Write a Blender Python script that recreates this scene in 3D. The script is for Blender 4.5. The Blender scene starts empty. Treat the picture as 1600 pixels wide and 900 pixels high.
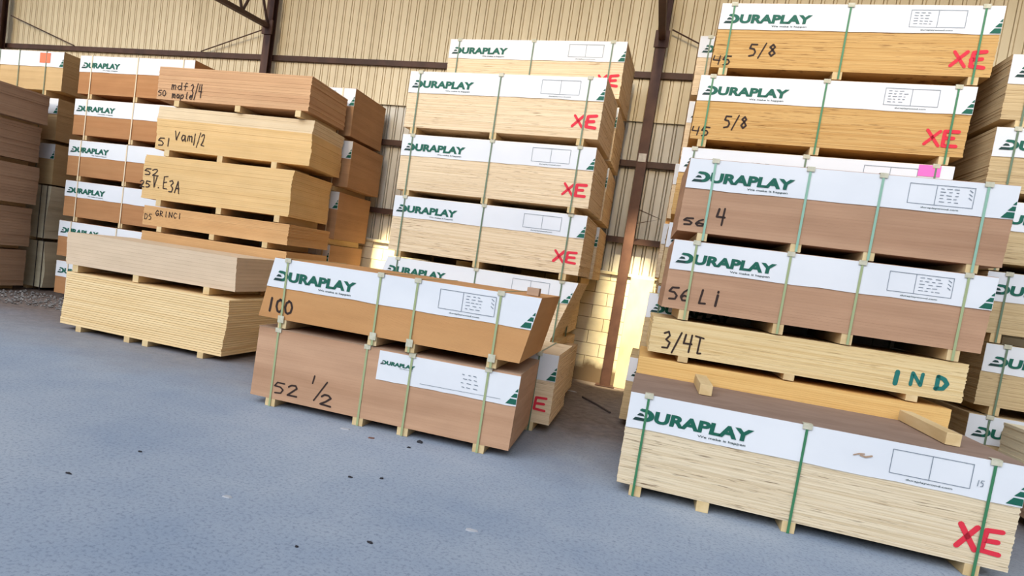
import bpy, math, random
from mathutils import Matrix, Vector

SC = bpy.context.scene
COL = SC.collection
rnd = random.Random(7)

# ------------------------------------------------------------------ camera
cam_data = bpy.data.cameras.new('camera')
cam_data.sensor_width = 36.0
cam_data.lens = 23.8508
cam_data.shift_x = 148.669 / 1600.0
cam_data.shift_y = 34.989 / 1600.0
cam_data.clip_start = 0.05
cam_data.clip_end = 300
camera = bpy.data.objects.new('camera', cam_data)
COL.objects.link(camera)
_right = Vector((0.93512747, 0.32524317, 0.1405471))
_down = Vector((0.15831512, -0.02868244, -0.98697196))
_fwd = Vector((-0.31697466, 0.94519532, -0.07831265))
camera.matrix_world = Matrix((
    (_right.x, -_down.x, -_fwd.x, 0.0),
    (_right.y, -_down.y, -_fwd.y, 0.0),
    (_right.z, -_down.z, -_fwd.z, 1.55),
    (0, 0, 0, 1)))
SC.camera = camera

# ------------------------------------------------------------------ light
SC.view_settings.view_transform = 'Standard'
SC.view_settings.look = 'None'
SC.view_settings.gamma = 1.0
SC.view_settings.use_curve_mapping = False
SC.view_settings.exposure = 0.2
world = bpy.data.worlds.new('sky')
SC.world = world
world.use_nodes = True
_wn = world.node_tree
_bg = _wn.nodes['Background']
SKY_BASE, SKY_GLOW = 0.42, 6.0            # even sky, and the bright hazy part of it over the open yard
_tc = _wn.nodes.new('ShaderNodeTexCoord')
_dot = _wn.nodes.new('ShaderNodeVectorMath')
_dot.operation = 'DOT_PRODUCT'
_dot.inputs[1].default_value = Vector((-0.30, -1.0, 0.55)).normalized()
_wn.links.new(_tc.outputs['Generated'], _dot.inputs[0])
_mx = _wn.nodes.new('ShaderNodeMath')
_mx.operation = 'MAXIMUM'
_mx.inputs[1].default_value = 0.0
_wn.links.new(_dot.outputs['Value'], _mx.inputs[0])
_pw = _wn.nodes.new('ShaderNodeMath')
_pw.operation = 'POWER'
_pw.inputs[1].default_value = 8.0
_wn.links.new(_mx.outputs[0], _pw.inputs[0])
_ma = _wn.nodes.new('ShaderNodeMath')
_ma.operation = 'MULTIPLY_ADD'
_ma.inputs[1].default_value = SKY_GLOW
_ma.inputs[2].default_value = SKY_BASE
_wn.links.new(_pw.outputs[0], _ma.inputs[0])
_bg.inputs['Color'].default_value = (0.86, 0.92, 1.0, 1)
_wn.links.new(_ma.outputs[0], _bg.inputs['Strength'])

sun_data = bpy.data.lights.new('sun', 'SUN')
sun_data.energy = 1.1
sun_data.angle = math.radians(3.0)
sun_data.color = (1.0, 0.78, 0.46)
sun = bpy.data.objects.new('sun', sun_data)
COL.objects.link(sun)
SUN_EL = math.radians(12.0)
SUN_DIR = Vector((0.02, math.cos(SUN_EL), -math.sin(SUN_EL)))      # travel direction
sun.rotation_euler = SUN_DIR.to_track_quat('-Z', 'Y').to_euler()
SHADE_WALL_TOP = 11.2  # height of the added blocker, sets where its shade ends on the stacks


def spot(name, loc, target, deg, energy, color, blend=0.5):
    d = bpy.data.lights.new(name, 'SPOT')
    d.energy = energy
    d.spot_size = math.radians(deg)
    d.spot_blend = blend
    d.color = color
    d.shadow_soft_size = 0.12
    o = bpy.data.objects.new(name, d)
    COL.objects.link(o)
    o.location = loc
    o.rotation_euler = (Vector(target) - Vector(loc)).to_track_quat('-Z', 'Y').to_euler()


WALL_SPOT_COLOR = (1.0, 0.86, 0.55)
spot('aisle_wall_spot', (-0.30, 7.9, 6.6), (-0.45, 10.85, 0.95), 14, 8500, WALL_SPOT_COLOR)  # added spot lamp standing in for sunlight on the aisle blocks
spot('left_wall_spot', (-4.40, 7.9, 6.6), (-4.15, 10.85, 1.3), 9, 9500, WALL_SPOT_COLOR)  # second added spot, brightens the blocks left of the centre stack

# ------------------------------------------------------------------ materials


def lin(r, g, b):
    f = lambda c: (c / 255.0) / 12.92 if c <= 10 else (((c / 255.0) + 0.055) / 1.055) ** 2.4
    return (f(r), f(g), f(b), 1.0)


def new_mat(name, color, rough=0.8, metallic=0.0, spec=0.3):
    m = bpy.data.materials.new(name)
    m.use_nodes = True
    b = m.node_tree.nodes['Principled BSDF']
    b.inputs['Base Color'].default_value = color
    b.inputs['Roughness'].default_value = rough
    b.inputs['Metallic'].default_value = metallic
    b.inputs['Specular IOR Level'].default_value = spec
    return m


def _coords(m, scale, seed=True):
    nt = m.node_tree
    tc = nt.nodes.new('ShaderNodeTexCoord')
    mp = nt.nodes.new('ShaderNodeMapping')
    mp.inputs['Scale'].default_value = scale
    nt.links.new(tc.outputs['Object'], mp.inputs['Vector'])
    if seed:
        oi = nt.nodes.new('ShaderNodeObjectInfo')
        mul = nt.nodes.new('ShaderNodeMath')
        mul.operation = 'MULTIPLY'
        mul.inputs[1].default_value = 37.0
        nt.links.new(oi.outputs['Random'], mul.inputs[0])
        nt.links.new(mul.outputs[0], mp.inputs['Location'])
    return mp.outputs['Vector']


def _noise(m, vec, scale=1.0, detail=3.0, rough=0.55):
    n = m.node_tree.nodes.new('ShaderNodeTexNoise')
    n.inputs['Scale'].default_value = scale
    n.inputs['Detail'].default_value = detail
    n.inputs['Roughness'].default_value = rough
    m.node_tree.links.new(vec, n.inputs['Vector'])
    return n.outputs['Fac']


def _ramp(m, fac, stops):
    r = m.node_tree.nodes.new('ShaderNodeValToRGB')
    e = r.color_ramp.elements
    while len(e) < len(stops):
        e.new(0.5)
    for i, (p, c) in enumerate(stops):
        e[i].position = p
        e[i].color = c
    m.node_tree.links.new(fac, r.inputs['Fac'])
    return r.outputs['Color']


def _mix(m, a, b, fac=None, val=0.5, mode='MIX'):
    n = m.node_tree.nodes.new('ShaderNodeMix')
    n.data_type = 'RGBA'
    n.blend_type = mode
    if fac is not None:
        m.node_tree.links.new(fac, n.inputs[0])
    else:
        n.inputs[0].default_value = val
    for s, k in ((a, 6), (b, 7)):
        if isinstance(s, tuple):
            n.inputs[k].default_value = s
        else:
            m.node_tree.links.new(s, n.inputs[k])
    return n.outputs[2]


def _base(m, col):
    m.node_tree.links.new(col, m.node_tree.nodes['Principled BSDF'].inputs['Base Color'])


def _bump(m, fac, strength=0.3, dist=0.01):
    b = m.node_tree.nodes.new('ShaderNodeBump')
    b.inputs['Strength'].default_value = strength
    b.inputs['Distance'].default_value = dist
    m.node_tree.links.new(fac, b.inputs['Height'])
    m.node_tree.links.new(b.outputs['Normal'], m.node_tree.nodes['Principled BSDF'].inputs['Normal'])


W1 = (1, 1, 1, 1)


def ply_mat(name, base, dark, streak, amount=0.5):
    """stacked plywood edges: thin veneer layers with short dark dashes where the core shows"""
    m = new_mat(name, base, 0.85, spec=0.15)
    layers = _noise(m, _coords(m, (0.8, 0.8, 75)), 1.0, 2.0)
    col = _ramp(m, layers, [(0.32, dark), (0.62, base)])
    dash = _noise(m, _coords(m, (5.5, 5.5, 105)), 1.0, 3.0, 0.6)
    mask = _ramp(m, dash, [(0.30, W1), (0.44, (0, 0, 0, 1))])
    patch = _ramp(m, _noise(m, _coords(m, (1.6, 1.6, 7)), 1.0, 2.0),
                  [(0.36, (0, 0, 0, 1)), (0.60, (amount * 1.6, amount * 1.6, amount * 1.6, 1))])
    both = _mix(m, mask, patch, val=1.0, mode='MULTIPLY')
    _base(m, _mix(m, col, streak, fac=both))
    return m


def mdf_mat(name, base, alt, bands=9.0):
    """smooth board edges with faint horizontal bands"""
    m = new_mat(name, base, 0.85, spec=0.15)
    n = _noise(m, _coords(m, (0.25, 0.25, bands)), 1.0, 4.0, 0.65)
    col = _ramp(m, n, [(0.35, alt), (0.65, base)])
    blot = _ramp(m, _noise(m, _coords(m, (2.5, 2.5, 6)), 1.0, 4.0), [(0.3, (0.90, 0.90, 0.90, 1)), (0.7, W1)])
    _base(m, _mix(m, col, blot, val=1.0, mode='MULTIPLY'))
    return m


def plain_noise(name, base, alt, scale, rough=0.8, spec=0.2, metallic=0.0, lo=0.35, hi=0.65):
    m = new_mat(name, base, rough, metallic, spec)
    _base(m, _ramp(m, _noise(m, _coords(m, scale), 1.0, 4.0), [(lo, alt), (hi, base)]))
    return m


M = {}
M['ply_pale'] = ply_mat('pale_plywood_edges', lin(232, 208, 174), lin(216, 188, 150), lin(130, 90, 60))
M['ply_front'] = ply_mat('front_plywood_edges', lin(228, 209, 178), lin(208, 185, 150), lin(116, 90, 68), 0.7)
M['ply_gold'] = ply_mat('golden_plywood_edges', lin(206, 166, 108), lin(190, 146, 88), lin(104, 66, 36), 0.6)
M['ply_sand'] = ply_mat('sandy_plywood_edges', lin(206, 180, 138), lin(188, 160, 118), lin(122, 94, 66))
M['ply_yellow'] = ply_mat('yellow_plywood_edges', lin(230, 204, 154), lin(214, 182, 128), lin(150, 110, 66), 0.35)
M['ply_honey'] = ply_mat('honey_plywood_edges', lin(232, 190, 122), lin(218, 170, 102), lin(160, 110, 62), 0.2)
M['board_slab'] = ply_mat('slab_board_edges', lin(240, 210, 160), lin(226, 190, 136), lin(150, 108, 62), 0.12)
M['mdf_brown'] = mdf_mat('brown_fiberboard', lin(190, 150, 120), lin(170, 130, 102), 6)
M['mdf_card'] = mdf_mat('pinkish_brown_fiberboard', lin(200, 158, 126), lin(180, 138, 107), 6)
M['mdf_orange'] = mdf_mat('orange_brown_fiberboard', lin(206, 153, 101), lin(194, 140, 90), 4)
M['mdf_rust'] = mdf_mat('rust_brown_fiberboard', lin(186, 136, 92), lin(176, 124, 82), 8)
M['mdf_tan'] = mdf_mat('tan_fiberboard', lin(208, 166, 126), lin(196, 152, 114), 12)
M['mdf_honey'] = mdf_mat('honey_fiberboard', lin(230, 192, 136), lin(222, 182, 124), 12)
M['mdf_amber'] = mdf_mat('amber_fiberboard', lin(216, 170, 118), lin(206, 158, 106), 12)
M['mdf_ash'] = mdf_mat('ash_beige_fiberboard', lin(222, 196, 166), lin(210, 184, 154), 6)
M['mdf_bark'] = mdf_mat('bark_brown_fiberboard', lin(184, 142, 104), lin(170, 128, 92), 10)
M['mdf_pale'] = mdf_mat('pale_fiberboard', lin(232, 208, 172), lin(224, 198, 160), 12)
M['mdf_dun'] = mdf_mat('dun_fiberboard', lin(186, 156, 130), lin(172, 142, 118), 9)
M['mdf_sand'] = mdf_mat('sand_fiberboard', lin(208, 176, 130), lin(196, 164, 118), 9)
M['film'] = mdf_mat('grey_wrapped_board', lin(236, 224, 194), lin(216, 202, 170), 4)
M['cover'] = plain_noise('grey_brown_cover_sheet', lin(150, 126, 112), lin(138, 114, 100), (3, 6, 3))
M['label'] = plain_noise('white_printed_card', lin(226, 225, 226), lin(219, 219, 221), (1.2, 1, 2), 0.6)
M['green_ink'] = new_mat('dark_green_ink', lin(22, 92, 74), 0.6)
M['black_ink'] = new_mat('blackish_green_ink', lin(28, 58, 54), 0.6)
M['grey_ink'] = new_mat('grey_ink', lin(118, 128, 138), 0.7)
M['marker'] = new_mat('black_marker', lin(52, 36, 30), 0.7)
M['red_spray'] = new_mat('red_spray_paint', lin(218, 48, 66), 0.7)
M['teal_spray'] = new_mat('teal_spray_paint', lin(34, 110, 102), 0.7)
M['pink'] = new_mat('pink_sticker', lin(255, 112, 190), 0.5)
M['orange'] = new_mat('orange_sticker', lin(250, 120, 84), 0.5)
M['strap_green'] = new_mat('green_strap', lin(62, 122, 84), 0.4)
M['strap_pale'] = new_mat('pale_green_strap', lin(158, 168, 124), 0.4)
M['strap_mint'] = new_mat('mint_strap', lin(140, 178, 156), 0.4)
M['strap_grey'] = new_mat('grey_green_strap', lin(104, 122, 98), 0.4)
M['strap_cream'] = new_mat('cream_strap', lin(226, 204, 170), 0.5)
M['guard'] = plain_noise('beige_corner_card', lin(204, 198, 176), lin(186, 180, 156), (30, 30, 30))
M['bearer'] = plain_noise('raw_pine_lumber', lin(222, 196, 150), lin(204, 174, 126), (6, 1.2, 6))
M['steel'] = plain_noise('rusty_brown_steel', lin(84, 58, 48), lin(66, 46, 38), (4, 4, 4), 0.6, 0.3)
M['steel_red'] = plain_noise('reddish_primer_steel', lin(92, 64, 52), lin(76, 50, 42), (4, 4, 4), 0.6, 0.3)
M['plate'] = plain_noise('pale_metal_plate', lin(200, 196, 190), lin(180, 176, 170), (20, 20, 20), 0.5, 0.3)
M['chip_dark'] = new_mat('dark_chip', lin(46, 44, 48), 0.8)
M['chip_pale'] = new_mat('pale_chip', lin(172, 172, 176), 0.8)
M['chip_brown'] = new_mat('brown_chip', lin(120, 84, 72), 0.8)
M['bar_dark'] = new_mat('dark_bar', lin(70, 60, 58), 0.8)
M['concrete_post'] = plain_noise('smooth_concrete', lin(226, 212, 178), lin(204, 188, 150), (3, 3, 1.5), 0.9)
M['stone'] = plain_noise('grey_gravel', lin(150, 146, 142), lin(98, 94, 92), (9, 9, 9), 0.9)


def floor_mat():
    m = new_mat('concrete_apron', lin(150, 160, 172), 0.85, spec=0.2)
    v = _coords(m, (1, 1, 1), False)
    broad = _noise(m, v, 0.55, 5.0, 0.6)
    col = _ramp(m, broad, [(0.3, lin(138, 152, 172)), (0.7, lin(170, 177, 187))])
    fine = _noise(m, v, 42.0, 4.0, 0.75)
    spk = _ramp(m, fine, [(0.33, (0.60, 0.62, 0.66, 1)), (0.5, W1)])
    col = _mix(m, col, spk, val=0.95, mode='MULTIPLY')
    # dusty earth towards the back wall: a different surface with its own ragged edge
    nt = m.node_tree
    sep = nt.nodes.new('ShaderNodeSeparateXYZ')
    nt.links.new(v, sep.inputs[0])
    ad = nt.nodes.new('ShaderNodeMath')
    ad.operation = 'MULTIPLY_ADD'
    ad.inputs[1].default_value = 1.4
    nt.links.new(_noise(m, v, 1.3, 4.0), ad.inputs[0])
    nt.links.new(sep.outputs['Y'], ad.inputs[2])
    mr = nt.nodes.new('ShaderNodeMapRange')
    mr.inputs['From Min'].default_value = 6.0
    mr.inputs['From Max'].default_value = 8.4
    nt.links.new(ad.outputs[0], mr.inputs['Value'])
    dirt = _ramp(m, _noise(m, v, 9.0, 6.0, 0.7), [(0.3, lin(96, 84, 78)), (0.7, lin(136, 122, 114))])
    _base(m, _mix(m, col, dirt, fac=mr.outputs[0]))
    _bump(m, fine, 0.35, 0.004)
    return m


def sheet_mat(name, base, alt):
    m = new_mat(name, base, 0.55, spec=0.3)
    n = _noise(m, _coords(m, (2.5, 1, 0.4), False), 1.0, 5.0, 0.6)
    _base(m, _ramp(m, n, [(0.3, alt), (0.7, base)]))
    return m


def block_mat():
    m = new_mat('cream_block', lin(246, 234, 200), 0.9, spec=0.15)
    nt = m.node_tree
    tc = nt.nodes.new('ShaderNodeTexCoord')
    sp = nt.nodes.new('ShaderNodeSeparateXYZ')
    cb = nt.nodes.new('ShaderNodeCombineXYZ')
    nt.links.new(tc.outputs['Object'], sp.inputs[0])
    nt.links.new(sp.outputs['X'], cb.inputs['X'])
    nt.links.new(sp.outputs['Z'], cb.inputs['Y'])
    br = nt.nodes.new('ShaderNodeTexBrick')
    br.inputs['Scale'].default_value = 1.0
    br.inputs['Brick Width'].default_value = 0.40
    br.inputs['Row Height'].default_value = 0.20
    br.inputs['Mortar Size'].default_value = 0.005
    br.inputs['Color1'].default_value = lin(248, 236, 204)
    br.inputs['Color2'].default_value = lin(240, 226, 190)
    br.inputs['Mortar'].default_value = lin(150, 128, 96)
    nt.links.new(cb.outputs[0], br.inputs['Vector'])
    st = _ramp(m, _noise(m, _coords(m, (2, 2, 3), False), 1.0, 5.0, 0.65), [(0.3, (0.82, 0.79, 0.74, 1)), (0.62, W1)])
    c = _mix(m, br.outputs['Color'], st, val=1.0, mode='MULTIPLY')
    # damp dirt splashed along the foot of the wall
    ad = nt.nodes.new('ShaderNodeMath')
    ad.operation = 'MULTIPLY_ADD'
    ad.inputs[1].default_value = -0.35
    nt.links.new(_noise(m, _coords(m, (3, 3, 3), False), 1.0, 4.0), ad.inputs[0])
    nt.links.new(sp.outputs['Z'], ad.inputs[2])
    k = _ramp(m, ad.outputs[0], [(0.03, W1), (0.14, (0, 0, 0, 1))])
    _base(m, _mix(m, c, lin(122, 102, 80), fac=k))
    return m


M['floor'] = floor_mat()
M['sheet_up'] = sheet_mat('beige_upper_sheeting', lin(226, 211, 180), lin(208, 192, 160))
M['sheet_low'] = sheet_mat('grey_lower_sheeting', lin(212, 206, 194), lin(184, 176, 162))
M['block'] = block_mat()
M['roof'] = new_mat('roof_sheet', lin(120, 112, 100), 0.8)
M['yard'] = new_mat('shade_wall', lin(150, 146, 140), 0.9)

# ------------------------------------------------------------------ mesh helpers


class MB:
    def __init__(s):
        s.v, s.f = [], []

    def add(s, vs, fs):
        o = len(s.v)
        s.v += [tuple(p) for p in vs]
        s.f += [tuple(i + o for i in q) for q in fs]

    def box(s, x0, x1, y0, y1, z0, z1, sh0=0.0, sh1=0.0):
        s.add([(x0 + sh0, y0, z0), (x1 + sh0, y0, z0), (x1 + sh0, y1, z0), (x0 + sh0, y1, z0),
               (x0 + sh1, y0, z1), (x1 + sh1, y0, z1), (x1 + sh1, y1, z1), (x0 + sh1, y1, z1)],
              [(0, 3, 2, 1), (4, 5, 6, 7), (0, 1, 5, 4), (1, 2, 6, 5), (2, 3, 7, 6), (3, 0, 4, 7)])

    def bar(s, a, b, w, h=None):
        """square bar from a to b"""
        a, b = Vector(a), Vector(b)
        h = h or w
        d = (b - a).normalized()
        up = Vector((0, 0, 1)) if abs(d.z) < 0.95 else Vector((0, 1, 0))
        sx = d.cross(up).normalized() * (w / 2)
        sy = sx.cross(d).normalized() * (h / 2)
        vs = [p + i * sx + j * sy for p in (a, b) for i, j in ((-1, -1), (1, -1), (1, 1), (-1, 1))]
        s.add(vs, [(0, 1, 2, 3), (7, 6, 5, 4), (0, 4, 5, 1), (1, 5, 6, 2), (2, 6, 7, 3), (3, 7, 4, 0)])

    def tube(s, pts, r, n=8):
        pts = [Vector(p) for p in pts]
        rings = []
        for i, p in enumerate(pts):
            d = (pts[min(i + 1, len(pts) - 1)] - pts[max(i - 1, 0)]).normalized()
            up = Vector((0, 0, 1)) if abs(d.z) < 0.9 else Vector((1, 0, 0))
            a = d.cross(up).normalized()
            b = a.cross(d).normalized()
            rings.append([p + r * (math.cos(t) * a + math.sin(t) * b) for t in [2 * math.pi * k / n for k in range(n)]])
        vs = [q for rg in rings for q in rg]
        fs = [(i * n + k, i * n + (k + 1) % n, (i + 1) * n + (k + 1) % n, (i + 1) * n + k)
              for i in range(len(pts) - 1) for k in range(n)]
        fs += [tuple(range(n))[::-1], tuple((len(pts) - 1) * n + k for k in range(n))]
        s.add(vs, fs)

    def flat(s, pts, y):
        """polygon in the front plane, pts are (u, w)"""
        s.add([(p[0], y, p[1]) for p in pts], [tuple(range(len(pts)))])

    def ribbon(s, pts, wd, y):
        for (a, b) in zip(pts, pts[1:]):
            d = Vector((b[0] - a[0], b[1] - a[1]))
            if d.length < 1e-6:
                continue
            n = Vector((-d.y, d.x)).normalized() * wd / 2
            s.flat([(a[0] - n.x, a[1] - n.y), (b[0] - n.x, b[1] - n.y), (b[0] + n.x, b[1] + n.y), (a[0] + n.x, a[1] + n.y)], y)
        for p in pts:
            s.flat([(p[0] + wd / 2 * math.cos(t), p[1] + wd / 2 * math.sin(t)) for t in [k * math.pi / 4 for k in range(8)]], y - 0.0002)

    def build(s, name, mat, parent=None, bevel=0.0):
        me = bpy.data.meshes.new(name)
        me.from_pydata(s.v, [], s.f)
        me.update()
        me.materials.append(mat)
        o = bpy.data.objects.new(name, me)
        COL.objects.link(o)
        if parent is not None:
            o.parent = parent
        if bevel:
            md = o.modifiers.new('bevel', 'BEVEL')
            md.width = bevel
            md.segments = 2
            md.limit_method = 'ANGLE'
        return o


def tag(o, label=None, cat=None, group=None, kind=None):
    if label:
        o['label'] = label
    if cat:
        o['category'] = cat
    if group:
        o['group'] = group
    if kind:
        o['kind'] = kind
    return o


def empty(name, loc, rz=0.0):
    o = bpy.data.objects.new(name, None)
    o.empty_display_size = 0.1
    o.location = loc
    o.rotation_euler = (0, 0, rz)
    COL.objects.link(o)
    return o


_text_cache = {}


def text_polys(txt, bold=0.0, shear=0.0):
    """outline text as triangles normalised to a 1 x 1 box"""
    key = (txt, bold, shear)
    if key not in _text_cache:
        cu = bpy.data.curves.new('lettering', 'FONT')
        cu.body = txt
        cu.offset = bold
        cu.shear = shear
        cu.resolution_u = 4
        ob = bpy.data.objects.new('lettering', cu)
        COL.objects.link(ob)
        bpy.context.view_layer.update()
        me = bpy.data.meshes.new_from_object(ob.evaluated_get(bpy.context.evaluated_depsgraph_get()))
        vs = [(v.co.x, v.co.y) for v in me.vertices]
        fs = [tuple(p.vertices) for p in me.polygons]
        bpy.data.objects.remove(ob)
        bpy.data.curves.remove(cu)
        bpy.data.meshes.remove(me)
        x0, x1 = min(v[0] for v in vs), max(v[0] for v in vs)
        y0, y1 = min(v[1] for v in vs), max(v[1] for v in vs)
        _text_cache[key] = ([((a - x0) / (x1 - x0), (b - y0) / (y1 - y0)) for a, b in vs], fs)
    return _text_cache[key]


def put_text(mb, txt, u0, u1, w0, w1, y, bold=0.0, shear=0.0):
    vs, fs = text_polys(txt, bold, shear)
    mb.add([(u0 + a * (u1 - u0), y, w0 + b * (w1 - w0)) for a, b in vs], fs)


# ------------------------------------------------------------------ setting
fb = MB()
fb.add([(-26, -30.5, 0), (14, -30.5, 0), (14, 11.3, 0), (-26, 11.3, 0), (-26, -30.5, -0.2), (14, -30.5, -0.2), (14, 11.3, -0.2), (-26, 11.3, -0.2)],
       [(0, 1, 2, 3), (7, 6, 5, 4), (0, 4, 5, 1), (1, 5, 6, 2), (2, 6, 7, 3), (3, 7, 4, 0)])
tag(fb.build('floor', M['floor']), kind='structure')


def corrugated(x0, x1, z0, z1, y, pitch=0.150, second=0.04, t=0.004, w=0.013):
    """flat pans with two narrow flutes per pitch, the second one shallower when asked"""
    prof = []
    x = x0
    while x < x1:
        prof += [(x, y), (x + .088, y), (x + .088 + w / 2, y + .04), (x + .088 + w, y), (x + .130, y - .002),
                 (x + .130 + w / 2, y + second), (x + .130 + w, y)]
        x += pitch
    n = len(prof)
    mb = MB()
    vs = [(p[0], p[1], z) for z in (z0, z1) for p in prof] + [(p[0], p[1] + t, z) for z in (z0, z1) for p in prof]
    fs = []
    for i in range(n - 1):
        fs += [(i, i + 1, n + i + 1, n + i), (2 * n + i + 1, 2 * n + i, 3 * n + i, 3 * n + i + 1),
               (i + 1, i, 2 * n + i, 2 * n + i + 1), (n + i, n + i + 1, 3 * n + i + 1, 3 * n + i)]
    mb.add(vs, fs)
    return mb


YW = 10.92
wall_back = tag(empty('wall_back', (0, 0, 0)), kind='structure')
corrugated(-24, 12, 1.75, 4.12, YW + 0.015, w=0.019).build('lower_sheeting', M['sheet_low'], wall_back)
corrugated(-24, 12, 4.04, 7.3, YW - 0.035, second=0.02).build('upper_sheeting', M['sheet_up'], wall_back)
b = MB()
b.box(-24, 12, YW - 0.06, YW + 0.16, 0.0, 1.70)
b.build('block_wall', M['block'], wall_back)
b = MB()
b.box(-24, 12, YW - 0.09, YW + 0.18, 1.70, 1.745)
b.build('ledge', M['concrete_post'], wall_back)
b = MB()
b.box(-0.30, 0.04, YW - 0.20, YW - 0.06, 0.0, 1.70)
tag(b.build('trim_1', M['concrete_post'], None, 0.008), kind='structure')

b = MB()
b.box(-24, 12, 6.9, 11.2, 7.3, 7.4)
tag(b.build('ceiling', M['roof']), kind='structure')
b = MB()
b.box(-24.2, -24, 4.2, 11.2, 0, 7.3)
tag(b.build('wall_left', M['roof']), kind='structure')
b = MB()
b.box(12, 12.2, -6.0, 11.2, 0, 7.3)  # unseen, run far forward to cut light reaching the bundle ends
tag(b.build('wall_right', M['roof']), kind='structure')
b = MB()
b.box(-26, 14, -30.4, -30.0, 0, SHADE_WALL_TOP)  # unseen blocker added to keep the low sun off the lower stacks
tag(b.build('shade_wall_front', M['yard']), kind='structure')

# steel frame: columns, rails, roof trusses, sag rods
COLS = [(-13.5, 'at the far left edge, beside the orange-stickered bundle'),
        (-7.06, 'rising behind the brown fiberboard stack on the left'),
        (-0.42, 'standing in the aisle in front of the cream block wall')]
for i, (cx, where) in enumerate(COLS):
    r = tag(empty('steel_column', (cx, 10.70, 0)), 'rust-brown steel column ' + where, 'column', 'steel columns along the back wall')
    b = MB()
    b.box(-0.07, 0.07, -0.070, -0.058, 0.015, 7.25)
    b.box(-0.07, 0.07, 0.058, 0.070, 0.015, 7.25)
    b.box(-0.006, 0.006, -0.058, 0.058, 0.015, 7.25)
    b.box(-0.07, -0.058, -0.058, 0.058, 0.015, 7.25)
    b.build('shaft', M['steel_red'], r)
    b = MB()
    b.box(-0.14, 0.14, -0.12, 0.12, 0.0, 0.015)
    b.build('base_plate', M['steel'], r)
    b = MB()
    b.box(-0.055, 0.055, -0.084, -0.0705, 3.40, 3.52)
    o = b.build('junction_plate', M['plate'], r)
    o['label'] = 'pale metal plate'
RAILS = [(4.72, 'top brown steel rail crossing the beige upper sheeting'),
         (3.40, 'middle brown steel rail crossing the corrugated wall behind the stacks'),
         (2.24, 'lowest brown steel rail crossing the grey sheeting above the block wall')]
for z, lab in RAILS:
    b = MB()
    b.box(-24, 12, YW - 0.10, YW - 0.022, z - 0.045, z - 0.037)
    b.box(-24, 12, YW - 0.10, YW - 0.092, z - 0.037, z + 0.045)
    b.box(-24, 12, YW - 0.092, YW - 0.022, z + 0.037, z + 0.045)
    tag(b.build('steel_rail', M['steel']), lab, 'rail', 'horizontal rails of the back wall')
for i, (cx, where) in enumerate(COLS):
    side = ['above the far left column', 'reaching out over the left fiberboard stack', 'overhead, in line with the aisle column'][i]
    r = tag(empty('roof_truss', (cx, 10.62, 5.20)), 'brown steel roof truss ' + side, 'truss', 'roof trusses of the shed')
    b = MB()
    b.bar((0, 0, 0), (0, -3.16, -0.20622), 0.09, 0.07)
    b.build('bottom_chord', M['steel'], r)
    b = MB()
    b.bar((0, 0, 0.62), (0, -3.16, 0.99587), 0.09, 0.07)
    b.build('top_chord', M['steel'], r)
    for k in range(4):
        y0, y1 = -0.79 * k, -0.79 * (k + 1)
        zb = lambda y: -0.62 * (y / -9.5)
        zt = lambda y: 0.62 + 1.13 * (y / -9.5)
        b = MB()
        ym = (y0 + y1) / 2
        b.bar((0, y0, zb(y0)), (0, ym, zt(ym)), 0.035)
        b.bar((0, ym, zt(ym)), (0, y1, zb(y1)), 0.035)
        b.build('web_strut', M['steel'], r)
    b = MB()
    b.box(-0.10, 0.10, -0.02, 0.012, -0.14, 0.10)
    b.build('gusset_plate', M['steel_red'], r)
RODS = [((-13.3, 10.74, 5.30), (-11.6, 10.80, 4.765), 'thin steel brace rod sloping down right from the far left column'),
        ((-7.16, 10.74, 5.20), (-8.55, 10.80, 4.765), 'thin steel brace rod sloping down left from the second column'),
        ((-0.30, 10.74, 5.36), (1.00, 10.80, 4.765), 'thin steel brace rod sloping down right from the aisle column')]
for a, c, lab in RODS:
    b = MB()
    b.tube([a, c], 0.011)
    tag(b.build('brace_rod', M['steel']), lab, 'rod', 'brace rods of the back wall')
b = MB()
b.tube([(-0.34, 10.66, 2.70), (-0.02, 10.70, 2.60), (-0.34, 10.66, 2.50)], 0.009, 6)
tag(b.build('wire_hook', M['steel']), 'bent dark wire hook sticking out of the aisle column', 'hook')

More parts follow.
